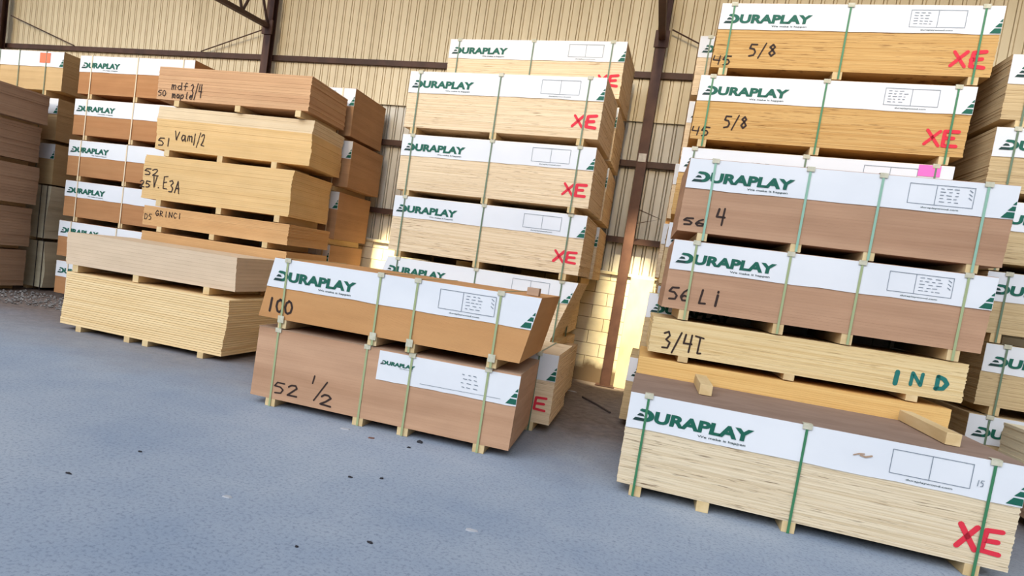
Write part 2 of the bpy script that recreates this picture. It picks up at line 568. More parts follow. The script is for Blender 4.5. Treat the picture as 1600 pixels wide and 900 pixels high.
# ------------------------------------------------------------------ bundles
G = {
    '0': [[(.3, 1), (.08, .8), (.02, .45), (.12, .1), (.3, 0), (.5, .12), (.58, .5), (.5, .88), (.3, 1)]],
    '1': [[(.32, 1), (.26, 0)]],
    '2': [[(.02, .78), (.18, .98), (.42, .98), (.52, .75), (.3, .4), (.02, .03), (.6, .0)]],
    '3': [[(.05, .92), (.35, 1), (.5, .8), (.25, .55), (.52, .35), (.42, .05), (.02, .05)]],
    '4': [[(.1, 1), (.02, .5), (.55, .5)], [(.5, 1), (.42, 0)]],
    '5': [[(.58, .98), (.14, .98), (.02, .62), (.35, .6), (.52, .35), (.42, .06), (.08, 0)]],
    '6': [[(.5, .95), (.2, .7), (.03, .3), (.2, .0), (.48, .06), (.52, .35), (.25, .42), (.06, .25)]],
    '8': [[(.3, .55), (.1, .78), (.28, 1), (.5, .8), (.3, .55), (.06, .25), (.28, 0), (.54, .25), (.3, .55)]],
    '/': [[(.52, 1.1), (.02, -.2)]],
    'X': [[(.04, 1), (.58, 0)], [(.58, .98), (.0, .04)]],
    'E': [[(.58, 1), (.06, .96), (.02, .04), (.56, 0)], [(.04, .5), (.46, .52)]],
    'I': [[(.3, 1), (.27, 0)]],
    'J': [[(.02, 1), (.6, .96)], [(.34, .98), (.28, 0), (.52, .02)]],
    'N': [[(.04, 0), (.06, 1), (.52, .05), (.56, 1)]],
    'D': [[(.05, 1), (.02, 0)], [(.05, 1), (.4, .9), (.58, .5), (.4, .08), (.02, 0)]],
    'L': [[(.12, 1), (.04, .05), (.4, .1)]],
    'i': [[(.3, .75), (.26, 0)], [(.32, .98), (.33, 1.0)]],
    'V': [[(.04, 1), (.24, 0), (.52, .9)]],
    'a': [[(.5, .55), (.2, .6), (.04, .25), (.2, 0), (.46, .2), (.5, .55), (.52, 0)]],
    'm': [[(.02, 0), (.06, .6), (.2, .6), (.26, .05)], [(.26, .5), (.42, .62), (.52, .5), (.52, 0)]],
    'd': [[(.46, .5), (.2, .55), (.04, .25), (.2, 0), (.46, .15)], [(.5, 1), (.48, 0)]],
    'f': [[(.52, .95), (.34, 1), (.26, .8), (.22, 0)], [(.05, .55), (.5, .55)]],
    'p': [[(.08, .6), (.04, -.3)], [(.08, .5), (.35, .6), (.48, .3), (.3, .02), (.06, .1)]],
    'l': [[(.3, 1), (.24, .1), (.4, 0)]],
    'e': [[(.06, .3), (.48, .35), (.4, .58), (.15, .55), (.04, .25), (.18, 0), (.48, .08)]],
    'A': [[(.0, 0), (.3, 1), (.5, 0)], [(.1, .4), (.46, .4)]],
    'G': [[(.52, .85), (.25, 1), (.03, .5), (.25, 0), (.52, .2), (.52, .45), (.3, .45)]],
    'R': [[(.04, 0), (.06, 1), (.45, .9), (.4, .55), (.06, .5), (.52, 0)]],
    'C': [[(.52, .85), (.25, 1), (.04, .5), (.25, 0), (.52, .15)]],
    '.': [[(.1, 0), (.12, .02)]],
    ' ': [],
}


def scrawl(parent, txt, u0, u1, w0, w1, wd, mat, name='paint_mark', seed=0, v=-0.0025, slope=0.0):
    """hand-written characters on the front face between u0..u1 and heights w0..w1"""
    q = random.Random(len(txt) * 13 + seed)
    n = len(txt)
    step = (u1 - u0) / max(1, (n - 0.35))
    mb = MB()
    for i, ch in enumerate(txt):
        x0 = u0 + i * step
        for st in G[ch]:
            mb.ribbon([(x0 + (p[0] * 1.3 + q.uniform(-.04, .04)) * step, w0 + (p[1] + q.uniform(-.03, .03)) * (w1 - w0) + slope * (x0 - u0))
                       for p in st], wd * q.uniform(1.0, 1.3), v - 0.0003 * (i % 2))
    return mb.build(name, mat, parent)


def d_logo(mb, ink2, u0, u1, w0, w1, y):
    X = lambda a: u0 + a * (u1 - u0)
    Y = lambda a: w0 + a * (w1 - w0)
    k = 10
    for i in range(k):
        t0, t1 = [math.pi / 2 - math.pi * j / k for j in (i, i + 1)]
        P = lambda t, rx, ry: (X(.56 + rx * math.cos(t)), Y(.5 + ry * math.sin(t)))
        mb.flat([P(t0, .44, .52), P(t0, .17, .25), P(t1, .17, .25), P(t1, .44, .52)], y)
    mb.flat([(X(.36), Y(1.02)), (X(.27), Y(.84)), (X(.46), Y(.75)), (X(.56), Y(.75)), (X(.56), Y(1.02))], y)
    ink2.flat([(X(.17), Y(.40)), (X(.54), Y(.40)), (X(.46), Y(.60)), (X(.30), Y(.64))], y)
    ink2.flat([(X(.0), Y(-.02)), (X(.56), Y(-.02)), (X(.56), Y(.24)), (X(.12), Y(.24))], y)


def add_label(sheets_root, L, top, shift, u_from=0.0, hl=0.268, drop=0.004, logo=(0.04, 0.86, -0.205, -0.115), info=0, box=(1.70, 2.15),
              stripes=True, mat='label', seed=0):
    """printed white band along the top of the front face; shift(w) gives the lean of the pack"""
    q = random.Random(seed)
    y0, y1 = -0.0045, -0.0015
    n = 14
    us = [u_from + (L - u_from) * i / n for i in range(n + 1)]
    wt, wb = top - drop, top - hl
    wob = [q.uniform(-.004, .004) for _ in us]
    bow = [q.uniform(0.0, .004) for _ in us]
    mb = MB()
    vs = []
    for i, u in enumerate(us):
        st, sb = shift(wt), shift(wb)
        vs += [(u + st, y0, wt), (u + sb, y0 - bow[i], wb + wob[i]), (u + sb, y1, wb + wob[i]), (u + st, y1, wt)]
    fs = []
    for i in range(n):
        a, c = 4 * i, 4 * (i + 1)
        fs += [(a, a + 1, c + 1, c), (a + 1, a + 2, c + 2, c + 1), (a + 2, a + 3, c + 3, c + 2), (a + 3, a, c, c + 3)]
    fs += [(3, 2, 1, 0), (4 * n, 4 * n + 1, 4 * n + 2, 4 * n + 3)]
    mb.add(vs, fs)
    lab = mb.build('printed_label', M[mat], sheets_root)
    yi = y0 - 0.0055
    if logo:
        u0, u1, w0, w1 = logo
        k = (u1 - u0) / 0.82
        sh = shift(top + (w0 + w1) / 2)
        green, dark, small = MB(), MB(), MB()
        d_logo(green, dark, u0 + sh, u0 + sh + 0.150 * k, top + w0, top + w1, yi)
        put_text(green, 'URAPLAY', u0 + sh + 0.150 * k, u1 + sh, top + w0, top + w1, yi - 0.0002, 0.05, 0.06)
        put_text(small, 'We make it happen', u0 + sh + 0.46 * k, u0 + sh + 0.78 * k, top + w0 - 0.040 * k, top + w0 - 0.018 * k, yi - 0.0002, 0.012)
        green.build('logo_lettering', M['green_ink'], lab)
        dark.build('logo_bars', M['black_ink'], lab)
        small.build('slogan', M['black_ink'], lab)
    if stripes:
        green = MB()
        for (a, c, zb, zt) in ((2.350, 2.385, -.258, -.212), (2.385, 2.413, -.200, -.166), (2.413, 2.433, -.152, -.126)):
            sb = shift(top + zb)
            e = L - 2.44
            green.flat([(a + e + sb, top + zb), (L - .003 + sb, top + zb), (L - .003 + sb, top + zt), (c + e + sb, top + zt)], yi)
        green.build('corner_stripes', M['green_ink'], lab)
    if box:
        a, c = box
        s0 = shift(top - .13)
        m_ = a + (c - a) * (0.5 if info != 2 else 0.42)
        T, B = top - .052, top - .212
        grey, small = MB(), MB()
        for ln in ([(a, T), (c, T), (c, B), (a, B), (a, T)], [(m_, T), (m_, B)]):
            grey.ribbon([(p[0] + s0, p[1]) for p in ln], .004, yi)
        put_text(small, 'duraplaywood.com', a + .10 + s0, a + .36 + s0, top - .248, top - .232, yi, 0.01)
        grey.build('form_box', M['grey_ink'], lab)
        small.build('web_address', M['black_ink'], lab)
        if info:
            small = MB()
            x0 = (a + .03) if info == 1 else (m_ + .03)
            for r_ in range(5):
                w = T - .025 - .026 * r_
                x = x0
                while x < x0 + .13:
                    d = q.uniform(.012, .035)
                    small.ribbon([(x + s0, w), (x + d + s0, w + q.uniform(-.002, .002))], .005, yi)
                    x += d + q.uniform(.012, .03)
            if info == 2:
                for r_ in range(3):
                    small.ribbon([(c - .035 + s0, T - .02 - .03 * r_), (c - .015 + s0, T - .035 - .03 * r_)], .006, yi)
            small.build('form_writing', M['grey_ink'], lab)
    return lab


def bundle(name, label, group, x, y, yaw, zb, z0, h, mat, L=2.44, Wd=1.22, sk=0.0, n=40, jit=0.003, drift=0.0, gap=0.0006,
           straps=(), strap_mat='strap_green', bearers=None, brand=None, seed=1, guards=True, cover=None, low_guards=False, brow=1.0,
           bearer_w=0.085, strap_w=0.017, cat='bundle', upper=None):
    """a pack of boards on lumber bearers; zb is what it stands on, z0..z0+h the boards"""
    q = random.Random(seed * 31 + 5)
    root = tag(empty(name, (x, y, zb), math.radians(yaw)), label, cat, group)
    zb = zb + (0.0085 if zb > 0.01 else 0.0)
    g = z0 - zb
    root.location.z = zb
    top = g + h
    ph = q.uniform(0, 6)
    fr = q.uniform(4.0, 7.0)
    shift = lambda w: sk * (w - top) / h
    mb, ub = MB(), MB()
    t = h / n
    for i in range(n):
        w0, w1 = g + i * t, g + (i + 1) * t
        wm = (w0 + w1) / 2
        du = shift(wm) + q.uniform(-jit, jit) + drift * math.sin(ph + fr * wm / max(h, .3))
        dv = q.uniform(0, jit)
        (ub if upper and i >= n * upper[0] else mb).box(du, L + du + q.uniform(-jit, 0), dv, Wd + dv - jit, w0 + gap * (i > 0), w1)
    body = mb.build('sheet_stack', M[mat], root)
    if upper:
        ub.build('pale_boards', M[upper[1]], root)
    if cover:
        mb = MB()
        mb.box(-.004, L + .004, -.004, Wd, top, top + .004)
        mb.build('cover_sheet', M[cover], root)
        top += .004
    if brand is not None:
        add_label(root, L, top, shift, seed=seed, **brand)
    bl = bearers if bearers is not None else [s for s in straps]
    for u in bl:
        mb = MB()
        j = q.uniform(-.01, .01)
        mb.box(u - bearer_w / 2 + j, u + bearer_w / 2 + j, 0.004, Wd - .03, 0.0, g)
        mb.build('bearer', M['bearer'], root, 0.003)
    for u in straps:
        yf = -0.0135
        mb = MB()
        a, c = u - strap_w / 2, u + strap_w / 2
        th = .0018
        if brand is not None and brand.get('u_from', 0) > u:
            yf = -0.006
        s_t = 0.0
        mb.box(a, c, yf, yf + th, 0.002, top + .002)
        if not cover:
            mb.box(a, c, yf, Wd + .004, top + .002, top + .002 + th)
        if not cover:
            mb.box(a, c, Wd + .002, Wd + .004, 0.002, top + .002)
        so = mb.build('strap', M[strap_mat], root)
        if guards:
            gm = MB()
            gw = .030
            gm.box(u - gw, u + gw, yf - .0035, yf - .0005, top - .032, top + .0045)
            gm.box(u - gw, u + gw, yf - .0035, .035, top + .0045, top + .0075)
            gm.build('corner_guard', M['guard'], so)
            if low_guards:
                gm = MB()
                gm.box(u - gw, u + gw, yf - .0035, yf - .0005, g - .030, g + .035)
                gm.build('corner_guard', M['guard'], so)
    return root, body, top, g


PW = 'branded plywood bundles'
# ---- front right bundle and the tall mixed stack behind it
ST3 = (0.13, 1.18, 2.26)
R = bundle('plywood_bundle', 'large front bundle of pale plywood marked XE, nearest on the concrete at right', PW,
           -0.012, 5.312, -0.46, 0.0, 0.081, 0.697, 'ply_front', n=44, jit=.003, straps=ST3, strap_mat='strap_green',
           bearers=(0.14, 0.62, 1.18, 2.26), brand={}, seed=1, cover='cover')
root, body, top, g = R
scrawl(body, 'XE', 2.14, 2.36, top - .60, top - .45, .030, M['red_spray'], seed=3)
mb = MB()
mb.ribbon([(1.48, top - .142), (1.51, top - .128), (1.54, top - .124)], .009, -.0125)
mb.ribbon([(1.52, top - .136), (1.55, top - .142), (1.585, top - .128)], .012, -.0125)
mb.build('torn_patch', M['mdf_dun'], root)
scrawl(root, '15', 2.18, 2.215, top - .185, top - .145, .004, M['grey_ink'], name='ink_note', v=-.0125)

BF = 'brown fiberboard bundles at right'
ST4 = (0.21, 0.96, 1.50, 2.23)
root, body, top, g = bundle('fiberboard_bundle', 'upper of the two brown bundles with white bands on the right, marked 56 4', BF,
                            0.153, 6.545, 1.31, 2.035, 2.114, .649, 'mdf_brown', Wd=1.17, n=26, jit=.001, gap=.0004, sk=.015, straps=ST4, strap_mat='strap_mint',
                            brand=dict(info=2), seed=2, strap_w=.019)
scrawl(body, '56', .03, .19, top - .59, top - .53, .014, M['marker'], seed=1)
scrawl(body, '4', .29, .38, top - .56, top - .42, .015, M['marker'], seed=2)
root, body, top, g = bundle('fiberboard_bundle', 'lower of the two brown bundles with white bands on the right, marked 56 Li', BF,
                            0.134, 6.556, 1.06, 1.315, 1.415, .620, 'mdf_brown', n=26, jit=.001, gap=.0004, sk=.015, straps=(0.19, 0.95, 1.49, 2.24),
                            strap_mat='strap_pale', brand=dict(info=2), seed=3, strap_w=.019)
scrawl(body, '56', .03, .19, top - .54, top - .43, .015, M['marker'], seed=1)
scrawl(body, 'Li', .29, .46, top - .55, top - .42, .016, M['marker'], seed=4)
root, body, top, g = bundle('plywood_bundle', 'thin yellow plywood bundle stencilled IND under the brown bundles', 'unbanded yellow plywood bundles',
                            0.067, 6.564, 1.11, .934, .996, .319, 'ply_yellow', Wd=1.17, n=24, jit=.004, bearers=(.30, 1.18, 2.10), seed=4)
scrawl(body, 'I', 1.93, 2.0, top - .245, top - .145, .028, M['teal_spray'], seed=2)
scrawl(body, 'N', 2.06, 2.17, top - .235, top - .135, .026, M['teal_spray'], seed=3)
scrawl(body, 'D', 2.24, 2.34, top - .235, top - .135, .026, M['teal_spray'], seed=4)
scrawl(body, '3/4J', .11, .44, top - .27, top - .12, .014, M['marker'], seed=6)
bundle('plywood_bundle', 'honey plywood bundle directly behind the large front bundle, below the IND one', 'unbanded yellow plywood bundles',
       0.002, 6.579, .2, 0.0, .09, .843, 'ply_honey', n=46, jit=.002, bearers=(.30, 1.18, 2.10), seed=5)

# ---- golden stack behind it
GU = 'plywood bundles of the tall right stack'
UX = [('U2', 0.235, 7.847, -.8, 3.875, 3.960, .659, 'ply_gold', 'topmost golden plywood bundle at upper right, marked 5/8 and XE'),
      ('U1', 0.146, 7.836, -.3, 3.118, 3.206, .667, 'ply_gold', 'second golden plywood bundle from the top at right, marked 5/8, above the pink sticker'),
      ('U0', 0.086, 7.857, -1.3, 2.305, 2.395, .720, 'ply_gold', 'plywood bundle with a pink sticker on its white band, below the golden pair'),
      ('Ua', 0.082, 7.842, 0, 1.524, 1.638, .665, 'ply_sand', 'pale plywood bundle mostly hidden behind the brown bundles, under the pink-stickered one'),
      ('Ub', -0.004, 7.834, 0, .792, .834, .688, 'ply_sand', 'plywood bundle with dark lettering peeking out between the 56 Li and IND bundles'),
      ('Uc', -0.090, 7.834, 0, 0.0, .09, .70, 'ply_sand', 'lowest plywood bundle of the right stack, its white band beside the aisle floor')]
for i, (k, X, Y, yw, zb, z0, h, mt, lab) in enumerate(UX):
    root, body, top, g = bundle('plywood_bundle', lab, GU, X, Y, yw, zb, z0, h, mt, n=42, jit=.003, sk=.01, straps=(.12, 1.18, 2.29),
                                strap_mat='strap_green' if i < 2 else 'strap_grey', brand=dict(info=1 if i < 2 else 0), seed=10 + i)
    if i < 2:
        scrawl(body, '5/8', .33 if i == 0 else .30, .57 if i == 0 else .51, top - .53, top - .41, .014, M['marker'], seed=3)
        scrawl(body, '45', .0, .16, top - .63, top - .54, .012, M['marker'], seed=5)
        scrawl(body, 'XE', 2.10, 2.34, top - .57, top - .43, .028, M['red_spray'], seed=i)
    if i == 2:
        mb = MB()
        mb.box(2.15, 2.33, -.0125, -.011, top - .115, top - .008)
        o = mb.build('sticker', M['pink'], root)
        o['label'] = 'pink sticker'
GV = 'plywood bundles behind the tall right stack'
VX = [(0.09, 4.06, .73, 4.0, 'pale plywood bundle at the wall, topmost behind the golden bundles, left end showing'),
      (0.09, 3.28, .70, 3.2, 'plywood bundle at the wall behind the second golden bundle, second from the top'),
      (0.05, 2.49, .70, 2.42, 'plywood bundle at the wall behind the pink-stickered bundle, third from the top'),
      (0.03, 1.72, .70, 1.62, 'plywood bundle at the wall behind the 56 Li bundle, fourth from the top'),
      (0.09, .88, .74, .80, 'plywood bundle at the wall beside the concrete pilaster, second from the floor'),
      (0.09, .09, .71, 0.0, 'lowest plywood bundle at the wall beside the concrete pilaster')]
for i, (X, z0, h, zb, lab) in enumerate(VX):
    zb = (VX[i + 1][1] + VX[i + 1][2]) if i + 1 < len(VX) else 0.0
    bundle('plywood_bundle', lab, GV, X, 9.32, 0, zb, z0, h, 'ply_pale', n=40, jit=.003, straps=(.12, 1.18, 2.29), strap_mat='strap_grey',
           brand={}, seed=20 + i)

# ---- centre stack of XE bundles and the one behind it
GC = 'pale XE plywood bundles of the centre stack'
CX = [(-3.272, 8.193, -2.76, 3.164, .699, 0.0, 'topmost of the three full XE plywood bundles in the centre stack'),
      (-3.269, 8.208, -2.49, 2.375, .702, -.01, 'middle of the three full XE plywood bundles in the centre stack'),
      (-3.257, 8.197, -1.14, 1.594, .702, 0.0, 'lowest of the three full XE plywood bundles in the centre stack'),
      (-3.243, 8.203, -.35, .76, .748, .23, 'leaning plywood bundle under the XE bundles, half hidden by the orange-brown front bundle'),
      (-3.243, 8.20, 0, .09, .59, 0.0, 'lowest plywood bundle of the centre stack, hidden behind the front bundles')]
for i, (X, Y, yw, z0, h, sk, lab) in enumerate(CX):
    zb = (CX[i + 1][3] + CX[i + 1][4]) if i + 1 < len(CX) else 0.0
    root, body, top, g = bundle('plywood_bundle', lab, GC, X, Y, yw, zb, z0, h, 'ply_pale', n=42, jit=.003, sk=sk, straps=(.14, 1.19, 2.25),
                                strap_mat='strap_pale' if i > 3 else 'strap_grey', brand={}, seed=30 + i)
    if i < 3:
        scrawl(body, 'XE', 2.13, 2.37, top - .57, top - .44, .028, M['red_spray'], seed=i)
root, body, top, g = bundle('plywood_bundle', 'plywood bundle on the floor behind the low front pair, red E showing', GC, -3.167, 6.70, 0, 0.0, .09, .70,
                            'ply_pale', n=42, jit=.003, straps=(.14, 1.19, 2.25), strap_mat='strap_grey', brand={}, seed=37)
scrawl(body, 'XE', 2.13, 2.37, top - .57, top - .44, .024, M['red_spray'], seed=2)
GB = 'plywood bundles against the wall behind the centre'
BX = [(-3.214, 9.393, -2.97, 3.942, .732, 'topmost plywood bundle against the corrugated wall, rising above the centre stack'),
      (-3.20, 9.45, -1.5, 3.16, .70, 'plywood bundle at the wall behind the topmost full XE bundle'),
      (-3.20, 9.45, -1.0, 2.37, .70, 'plywood bundle at the wall behind the middle full XE bundle'),
      (-3.20, 9.45, -.5, 1.58, .70, 'plywood bundle at the wall behind the lowest full XE bundle'),
      (-3.42, 9.45, 0, .80, .69, 'plywood bundle at the wall behind the leaning bundle'),
      (-3.42, 9.48, 0, .09, .62, 'lowest plywood bundle at the wall behind the centre stack')]
for i, (X, Y, yw, z0, h, lab) in enumerate(BX):
    zb = (BX[i + 1][3] + BX[i + 1][4]) if i + 1 < len(BX) else 0.0
    root, body, top, g = bundle('plywood_bundle', lab, GB, X, Y, yw, zb, z0, h, 'ply_pale', n=40, jit=.003, straps=(.14, 1.21, 2.26),
                                strap_mat='strap_grey', brand={}, seed=40 + i)
    if i < 2:
        scrawl(body, 'XE', 2.13, 2.37, top - .57, top - .44, .028, M['red_spray'], seed=i)

# ---- low front pair
GF = 'brown fiberboard bundles of the low front pair'
root, body, top, g = bundle('fiberboard_bundle', 'orange-brown leaning bundle marked 100, on top of the low front pair', GF, -3.237, 5.434, .41, .722, .812, .552,
                            'mdf_orange', n=60, jit=.0008, gap=.0003, sk=.102, straps=(.14, 1.05, 1.39, 2.11), strap_mat='strap_pale',
                            brand=dict(info=2, box=(1.62, 2.10)), seed=50, low_guards=True, strap_w=.019)
scrawl(body, '100', -.02, .22, top - .49, top - .375, .017, M['marker'], seed=1)
f0_top = .722
root, body, top, g = bundle('fiberboard_bundle', 'brown bundle marked 52 1/2 standing on the concrete, lower of the low front pair', GF, -3.313, 5.435, 1.5, 0.0, .074,
                            .644, 'mdf_card', Wd=1.15, n=30, jit=.0008, gap=.0003, sk=.012, straps=(.20, 1.08, 1.50, 2.17), strap_mat='strap_pale',
                            brand=dict(u_from=1.20, hl=.275, logo=(1.22, 1.54, -.135, -.10), box=None, drop=.02), seed=51, cover='mdf_dun',
                            strap_w=.019, bearer_w=.10)
scrawl(body, '52', .23, .45, top - .585, top - .485, .014, M['marker'], seed=2)
mb = MB()
mb.ribbon([(.615, top - .36), (.603, top - .43)], .014, -.0025)
mb.build('paint_mark', M['marker'], body)
mb = MB()
mb.ribbon([(.745, top - .395), (.635, top - .58)], .014, -.0028)
mb.build('paint_mark', M['marker'], body)
scrawl(body, '2', .70, .84, top - .605, top - .51, .014, M['marker'], seed=7)
mb = MB()
q = random.Random(4)
for r_ in range(4):
    for k in range(3):
        u = 1.95 + .05 * k + q.uniform(0, .02)
        mb.ribbon([(u, top - .09 - .035 * r_), (u + q.uniform(.015, .035), top - .092 - .035 * r_)], .006, -.0118)
mb.ribbon([(1.60, top - .24), (2.30, top - .232)], .003, -.0118)
mb.build('form_print', M['grey_ink'], root)

# ---- left front slabs
GL = 'unstrapped board stacks at left'
bundle('fiberboard_bundle', 'ash-beige bundle of thick boards on top of the low left front stack', GL, -7.034, 6.726, 3.2, .741, .837, .403, 'mdf_ash',
       n=9, jit=.003, gap=.0009, sk=-.025, bearers=(.17, 1.07, 2.08), seed=60)
bundle('plywood_bundle', 'pale yellow stack of grooved sheets on the concrete at left front', GL, -6.998, 6.730, .25, 0.0, .071, .670, 'board_slab', n=24,
       jit=.006, drift=.018, gap=.003, bearers=(.28, 1.05, 1.33, 2.13), seed=61)

# ---- fiberboard stack behind it
GM = 'loose fiberboard bundles of the left stack'
MX = [(-7.109, 8.129, 1.78, 3.271, .462, 0, 'mdf_tan', 1.0, 'topmost tan bundle of the left fiberboard stack, marked mdf 3/4 maple', (.35, 1.35, 2.29)),
      (-7.047, 8.143, 4.37, 2.564, .613, .02, 'mdf_honey', 1.0, 'honey-coloured bundle marked 51 Vam, second in the left fiberboard stack', (.19, 1.06, 1.91)),
      (-7.166, 8.123, 1.07, 1.837, .628, .045, 'mdf_honey', 1.0, 'honey-coloured bundle marked 52 V.E 3A in the middle of the left fiberboard stack', (.29, 1.30, 2.24)),
      (-7.121, 8.138, -.44, 1.454, .282, .01, 'mdf_amber', 1.0, 'thin amber bundle marked D5 in the left fiberboard stack', (.30, 1.22, 2.08)),
      (-7.121, 8.138, -.4, .78, .585, .0, 'mdf_amber', 1.0, 'amber bundle just behind and above the ash-beige boards', (.30, 1.22, 2.08)),
      (-7.121, 8.138, -.4, .09, .60, .0, 'mdf_amber', 1.0, 'lowest amber bundle of the left fiberboard stack, hidden behind the grooved sheets', (.30, 1.22, 2.08))]
for i, (X, Y, yw, z0, h, sk, mt, _, lab, br) in enumerate(MX):
    zb = (MX[i + 1][3] + MX[i + 1][4]) if i + 1 < len(MX) else 0.0
    root, body, top, g = bundle('fiberboard_bundle', lab, GM, X, Y, yw, zb, z0, h, mt, Wd=1.13 if i == 1 else 1.2, n=24 if h > .4 else 14, jit=.005, gap=.0008, sk=sk,
                                drift=(.0, .012, .02, .004, .0, .0)[i], bearers=br, seed=70 + i, upper=(.68, 'mdf_pale') if i == 1 else None)
    mk = M['marker']
    if i == 0:
        scrawl(body, '50', .02, .14, top - .41, top - .335, .010, mk, seed=1)
        scrawl(body, 'mdf', .24, .50, top - .31, top - .21, .012, mk, seed=2)
        scrawl(body, '3/4', .56, .74, top - .40, top - .22, .013, mk, seed=3)
        scrawl(body, 'maple', .26, .60, top - .43, top - .34, .012, mk, seed=4)
    if i == 1:
        scrawl(body, '51', .04, .24, top - .56, top - .45, .014, mk, seed=1)
        scrawl(body, 'Vam', .30, .58, top - .46, top - .33, .013, mk, seed=2)
        scrawl(body, '1/2', .60, .78, top - .50, top - .34, .012, mk, seed=3)
    if i == 2:
        scrawl(body, '52', .0, .22, top - .29, top - .20, .014, mk, seed=1)
        scrawl(body, 'V.E', .16, .40, top - .46, top - .28, .014, mk, seed=2)
        scrawl(body, '3A', .44, .62, top - .50, top - .33, .014, mk, seed=3)
        scrawl(body, '25', -.06, .10, top - .47, top - .38, .014, mk, seed=5)
    if i == 3:
        scrawl(body, 'D5', .02, .14, top - .20, top - .12, .010, mk, seed=1)
        scrawl(body, 'GRINC1', .21, .66, top - .13, top - .055, .010, mk, seed=2)
# the loose top boards of the honey bundle are inside its sheet stack

# ---- rust-brown banded stack at the left wall
GD = 'rust-brown banded bundles of the left wall stack'
DX = [(-9.495, 8.998, -1.2, 3.451, .625, 2.33), (-9.50, 8.979, 0, 2.768, .593, 2.30), (-9.538, 8.977, 0, 2.088, .592, 2.27),
      (-9.528, 8.978, 0, 1.403, .597, 2.27), (-9.573, 8.972, 0, .717, .598, 2.34), (-9.542, 8.963, 0, .082, .553, 2.34)]
DN = ['topmost', 'second from the top', 'third from the top', 'fourth from the top', 'fifth from the top', 'lowest']
for i, (X, Y, yw, z0, h, L_) in enumerate(DX):
    zb = (DX[i + 1][3] + DX[i + 1][4]) if i + 1 < len(DX) else 0.0
    bundle('fiberboard_bundle', 'rust-brown white-banded bundle, ' + DN[i] + ' in the left wall stack', GD, X, Y, yw, zb, z0, h, 'mdf_rust',
           L=L_, n=30, jit=.001, gap=.0004, straps=(.26, 1.22, 2.12), strap_mat='strap_cream', brand=dict(box=None, stripes=False), seed=80 + i,
           guards=False, strap_w=.02)
# ---- dark stack right of it, ends showing
GN = 'fiberboard bundles between the left stack and the bare wall'
NX = [(3.215, .715), (2.445, .70), (1.635, .73), (.86, .68), (.09, .68)]
NN = ['topmost bundle, white band and brown end beside the bare corrugated wall', 'second bundle from the top showing its brown end beside the bare wall',
      'third bundle from the top showing its brown end, above the bright blocks', 'fourth bundle from the top, brown end left of the bright blocks',
      'lowest bundle, hidden behind the low front pair and left stacks']
for i, (z0, h) in enumerate(NX):
    zb = (NX[i + 1][0] + NX[i + 1][1]) if i + 1 < len(NX) else 0.0
    bundle('fiberboard_bundle', NN[i], GN, -6.97, 9.50 + (.0, .01, .02, .0, .0)[i], 0, zb, z0, h, 'mdf_bark', L=(2.33, 2.39, 2.27, 2.24, 2.24)[i], n=30, jit=.001,
           gap=.0004, straps=(.26, 1.22, 2.12), strap_mat='strap_cream', brand=dict(box=(1.6, 2.0)), seed=90 + i, guards=False, strap_w=.02)
# ---- sand bundles at the far left, and the dark ends in front of them
GE = 'sand-coloured bundles of the far left stack'
EX = [(3.53, .67), (2.68, .72), (1.90, .71), (.94, .93), (.06, .82)]
EN = ['topmost sand-coloured bundle at far left with an orange sticker on its white band',
      'sand-coloured bundle just below the orange-stickered one at far left',
      'third sand-coloured bundle from the top at far left, a corner of its white band showing',
      'bundle wrapped in pale film at far left, upper of two',
      'bundle wrapped in pale film at far left, standing at the gravel']
for i, (z0, h) in enumerate(EX):
    zb = (EX[i + 1][0] + EX[i + 1][1]) if i + 1 < len(EX) else 0.0
    root, body, top, g = bundle('fiberboard_bundle', EN[i], GE, -12.63 - .03 * (i % 2), 9.30, 0, zb, z0, h, 'mdf_sand' if i < 3 else 'film', n=26, jit=.003,
                                straps=(.35, .95, 1.42, 2.05) if i < 3 else (2.26, 2.40), strap_mat='strap_grey' if i < 3 else 'bar_dark', bearers=(.35, 1.2, 2.05),
                                brand=dict(box=None) if i < 3 else None, seed=100 + i, guards=False, drift=0 if i < 3 else .03)
    if i == 0:
        mb = MB()
        mb.box(1.90, 2.14, -.0125, -.011, top - .20, top - .03)
        o = mb.build('sticker', M['orange'], root)
        o['label'] = 'orange sticker'
GA = 'dun board bundles cut by the left edge of the photo'
AX = [(2.87, .49, -12.52), (2.22, .60, -12.64), (1.50, .64, -12.60), (.77, .66, -12.68), (.08, .62, -12.72)]
AN = ['topmost', 'second', 'third', 'fourth', 'lowest']
for i, (z0, h, X) in enumerate(AX):
    zb = (AX[i + 1][0] + AX[i + 1][1]) if i + 1 < len(AX) else 0.0
    bundle('fiberboard_bundle', AN[i] + ' dun board bundle from the top at the left edge, shaded end towards the stacks' if i < 4 else
           'lowest dun board bundle at the left edge, beside the gravel', GA, X, 7.78, 0, zb, z0, h, 'mdf_dun', n=14, jit=.006, gap=.001,
           bearers=(.2, 1.2, 2.2), seed=110 + i, drift=.006)

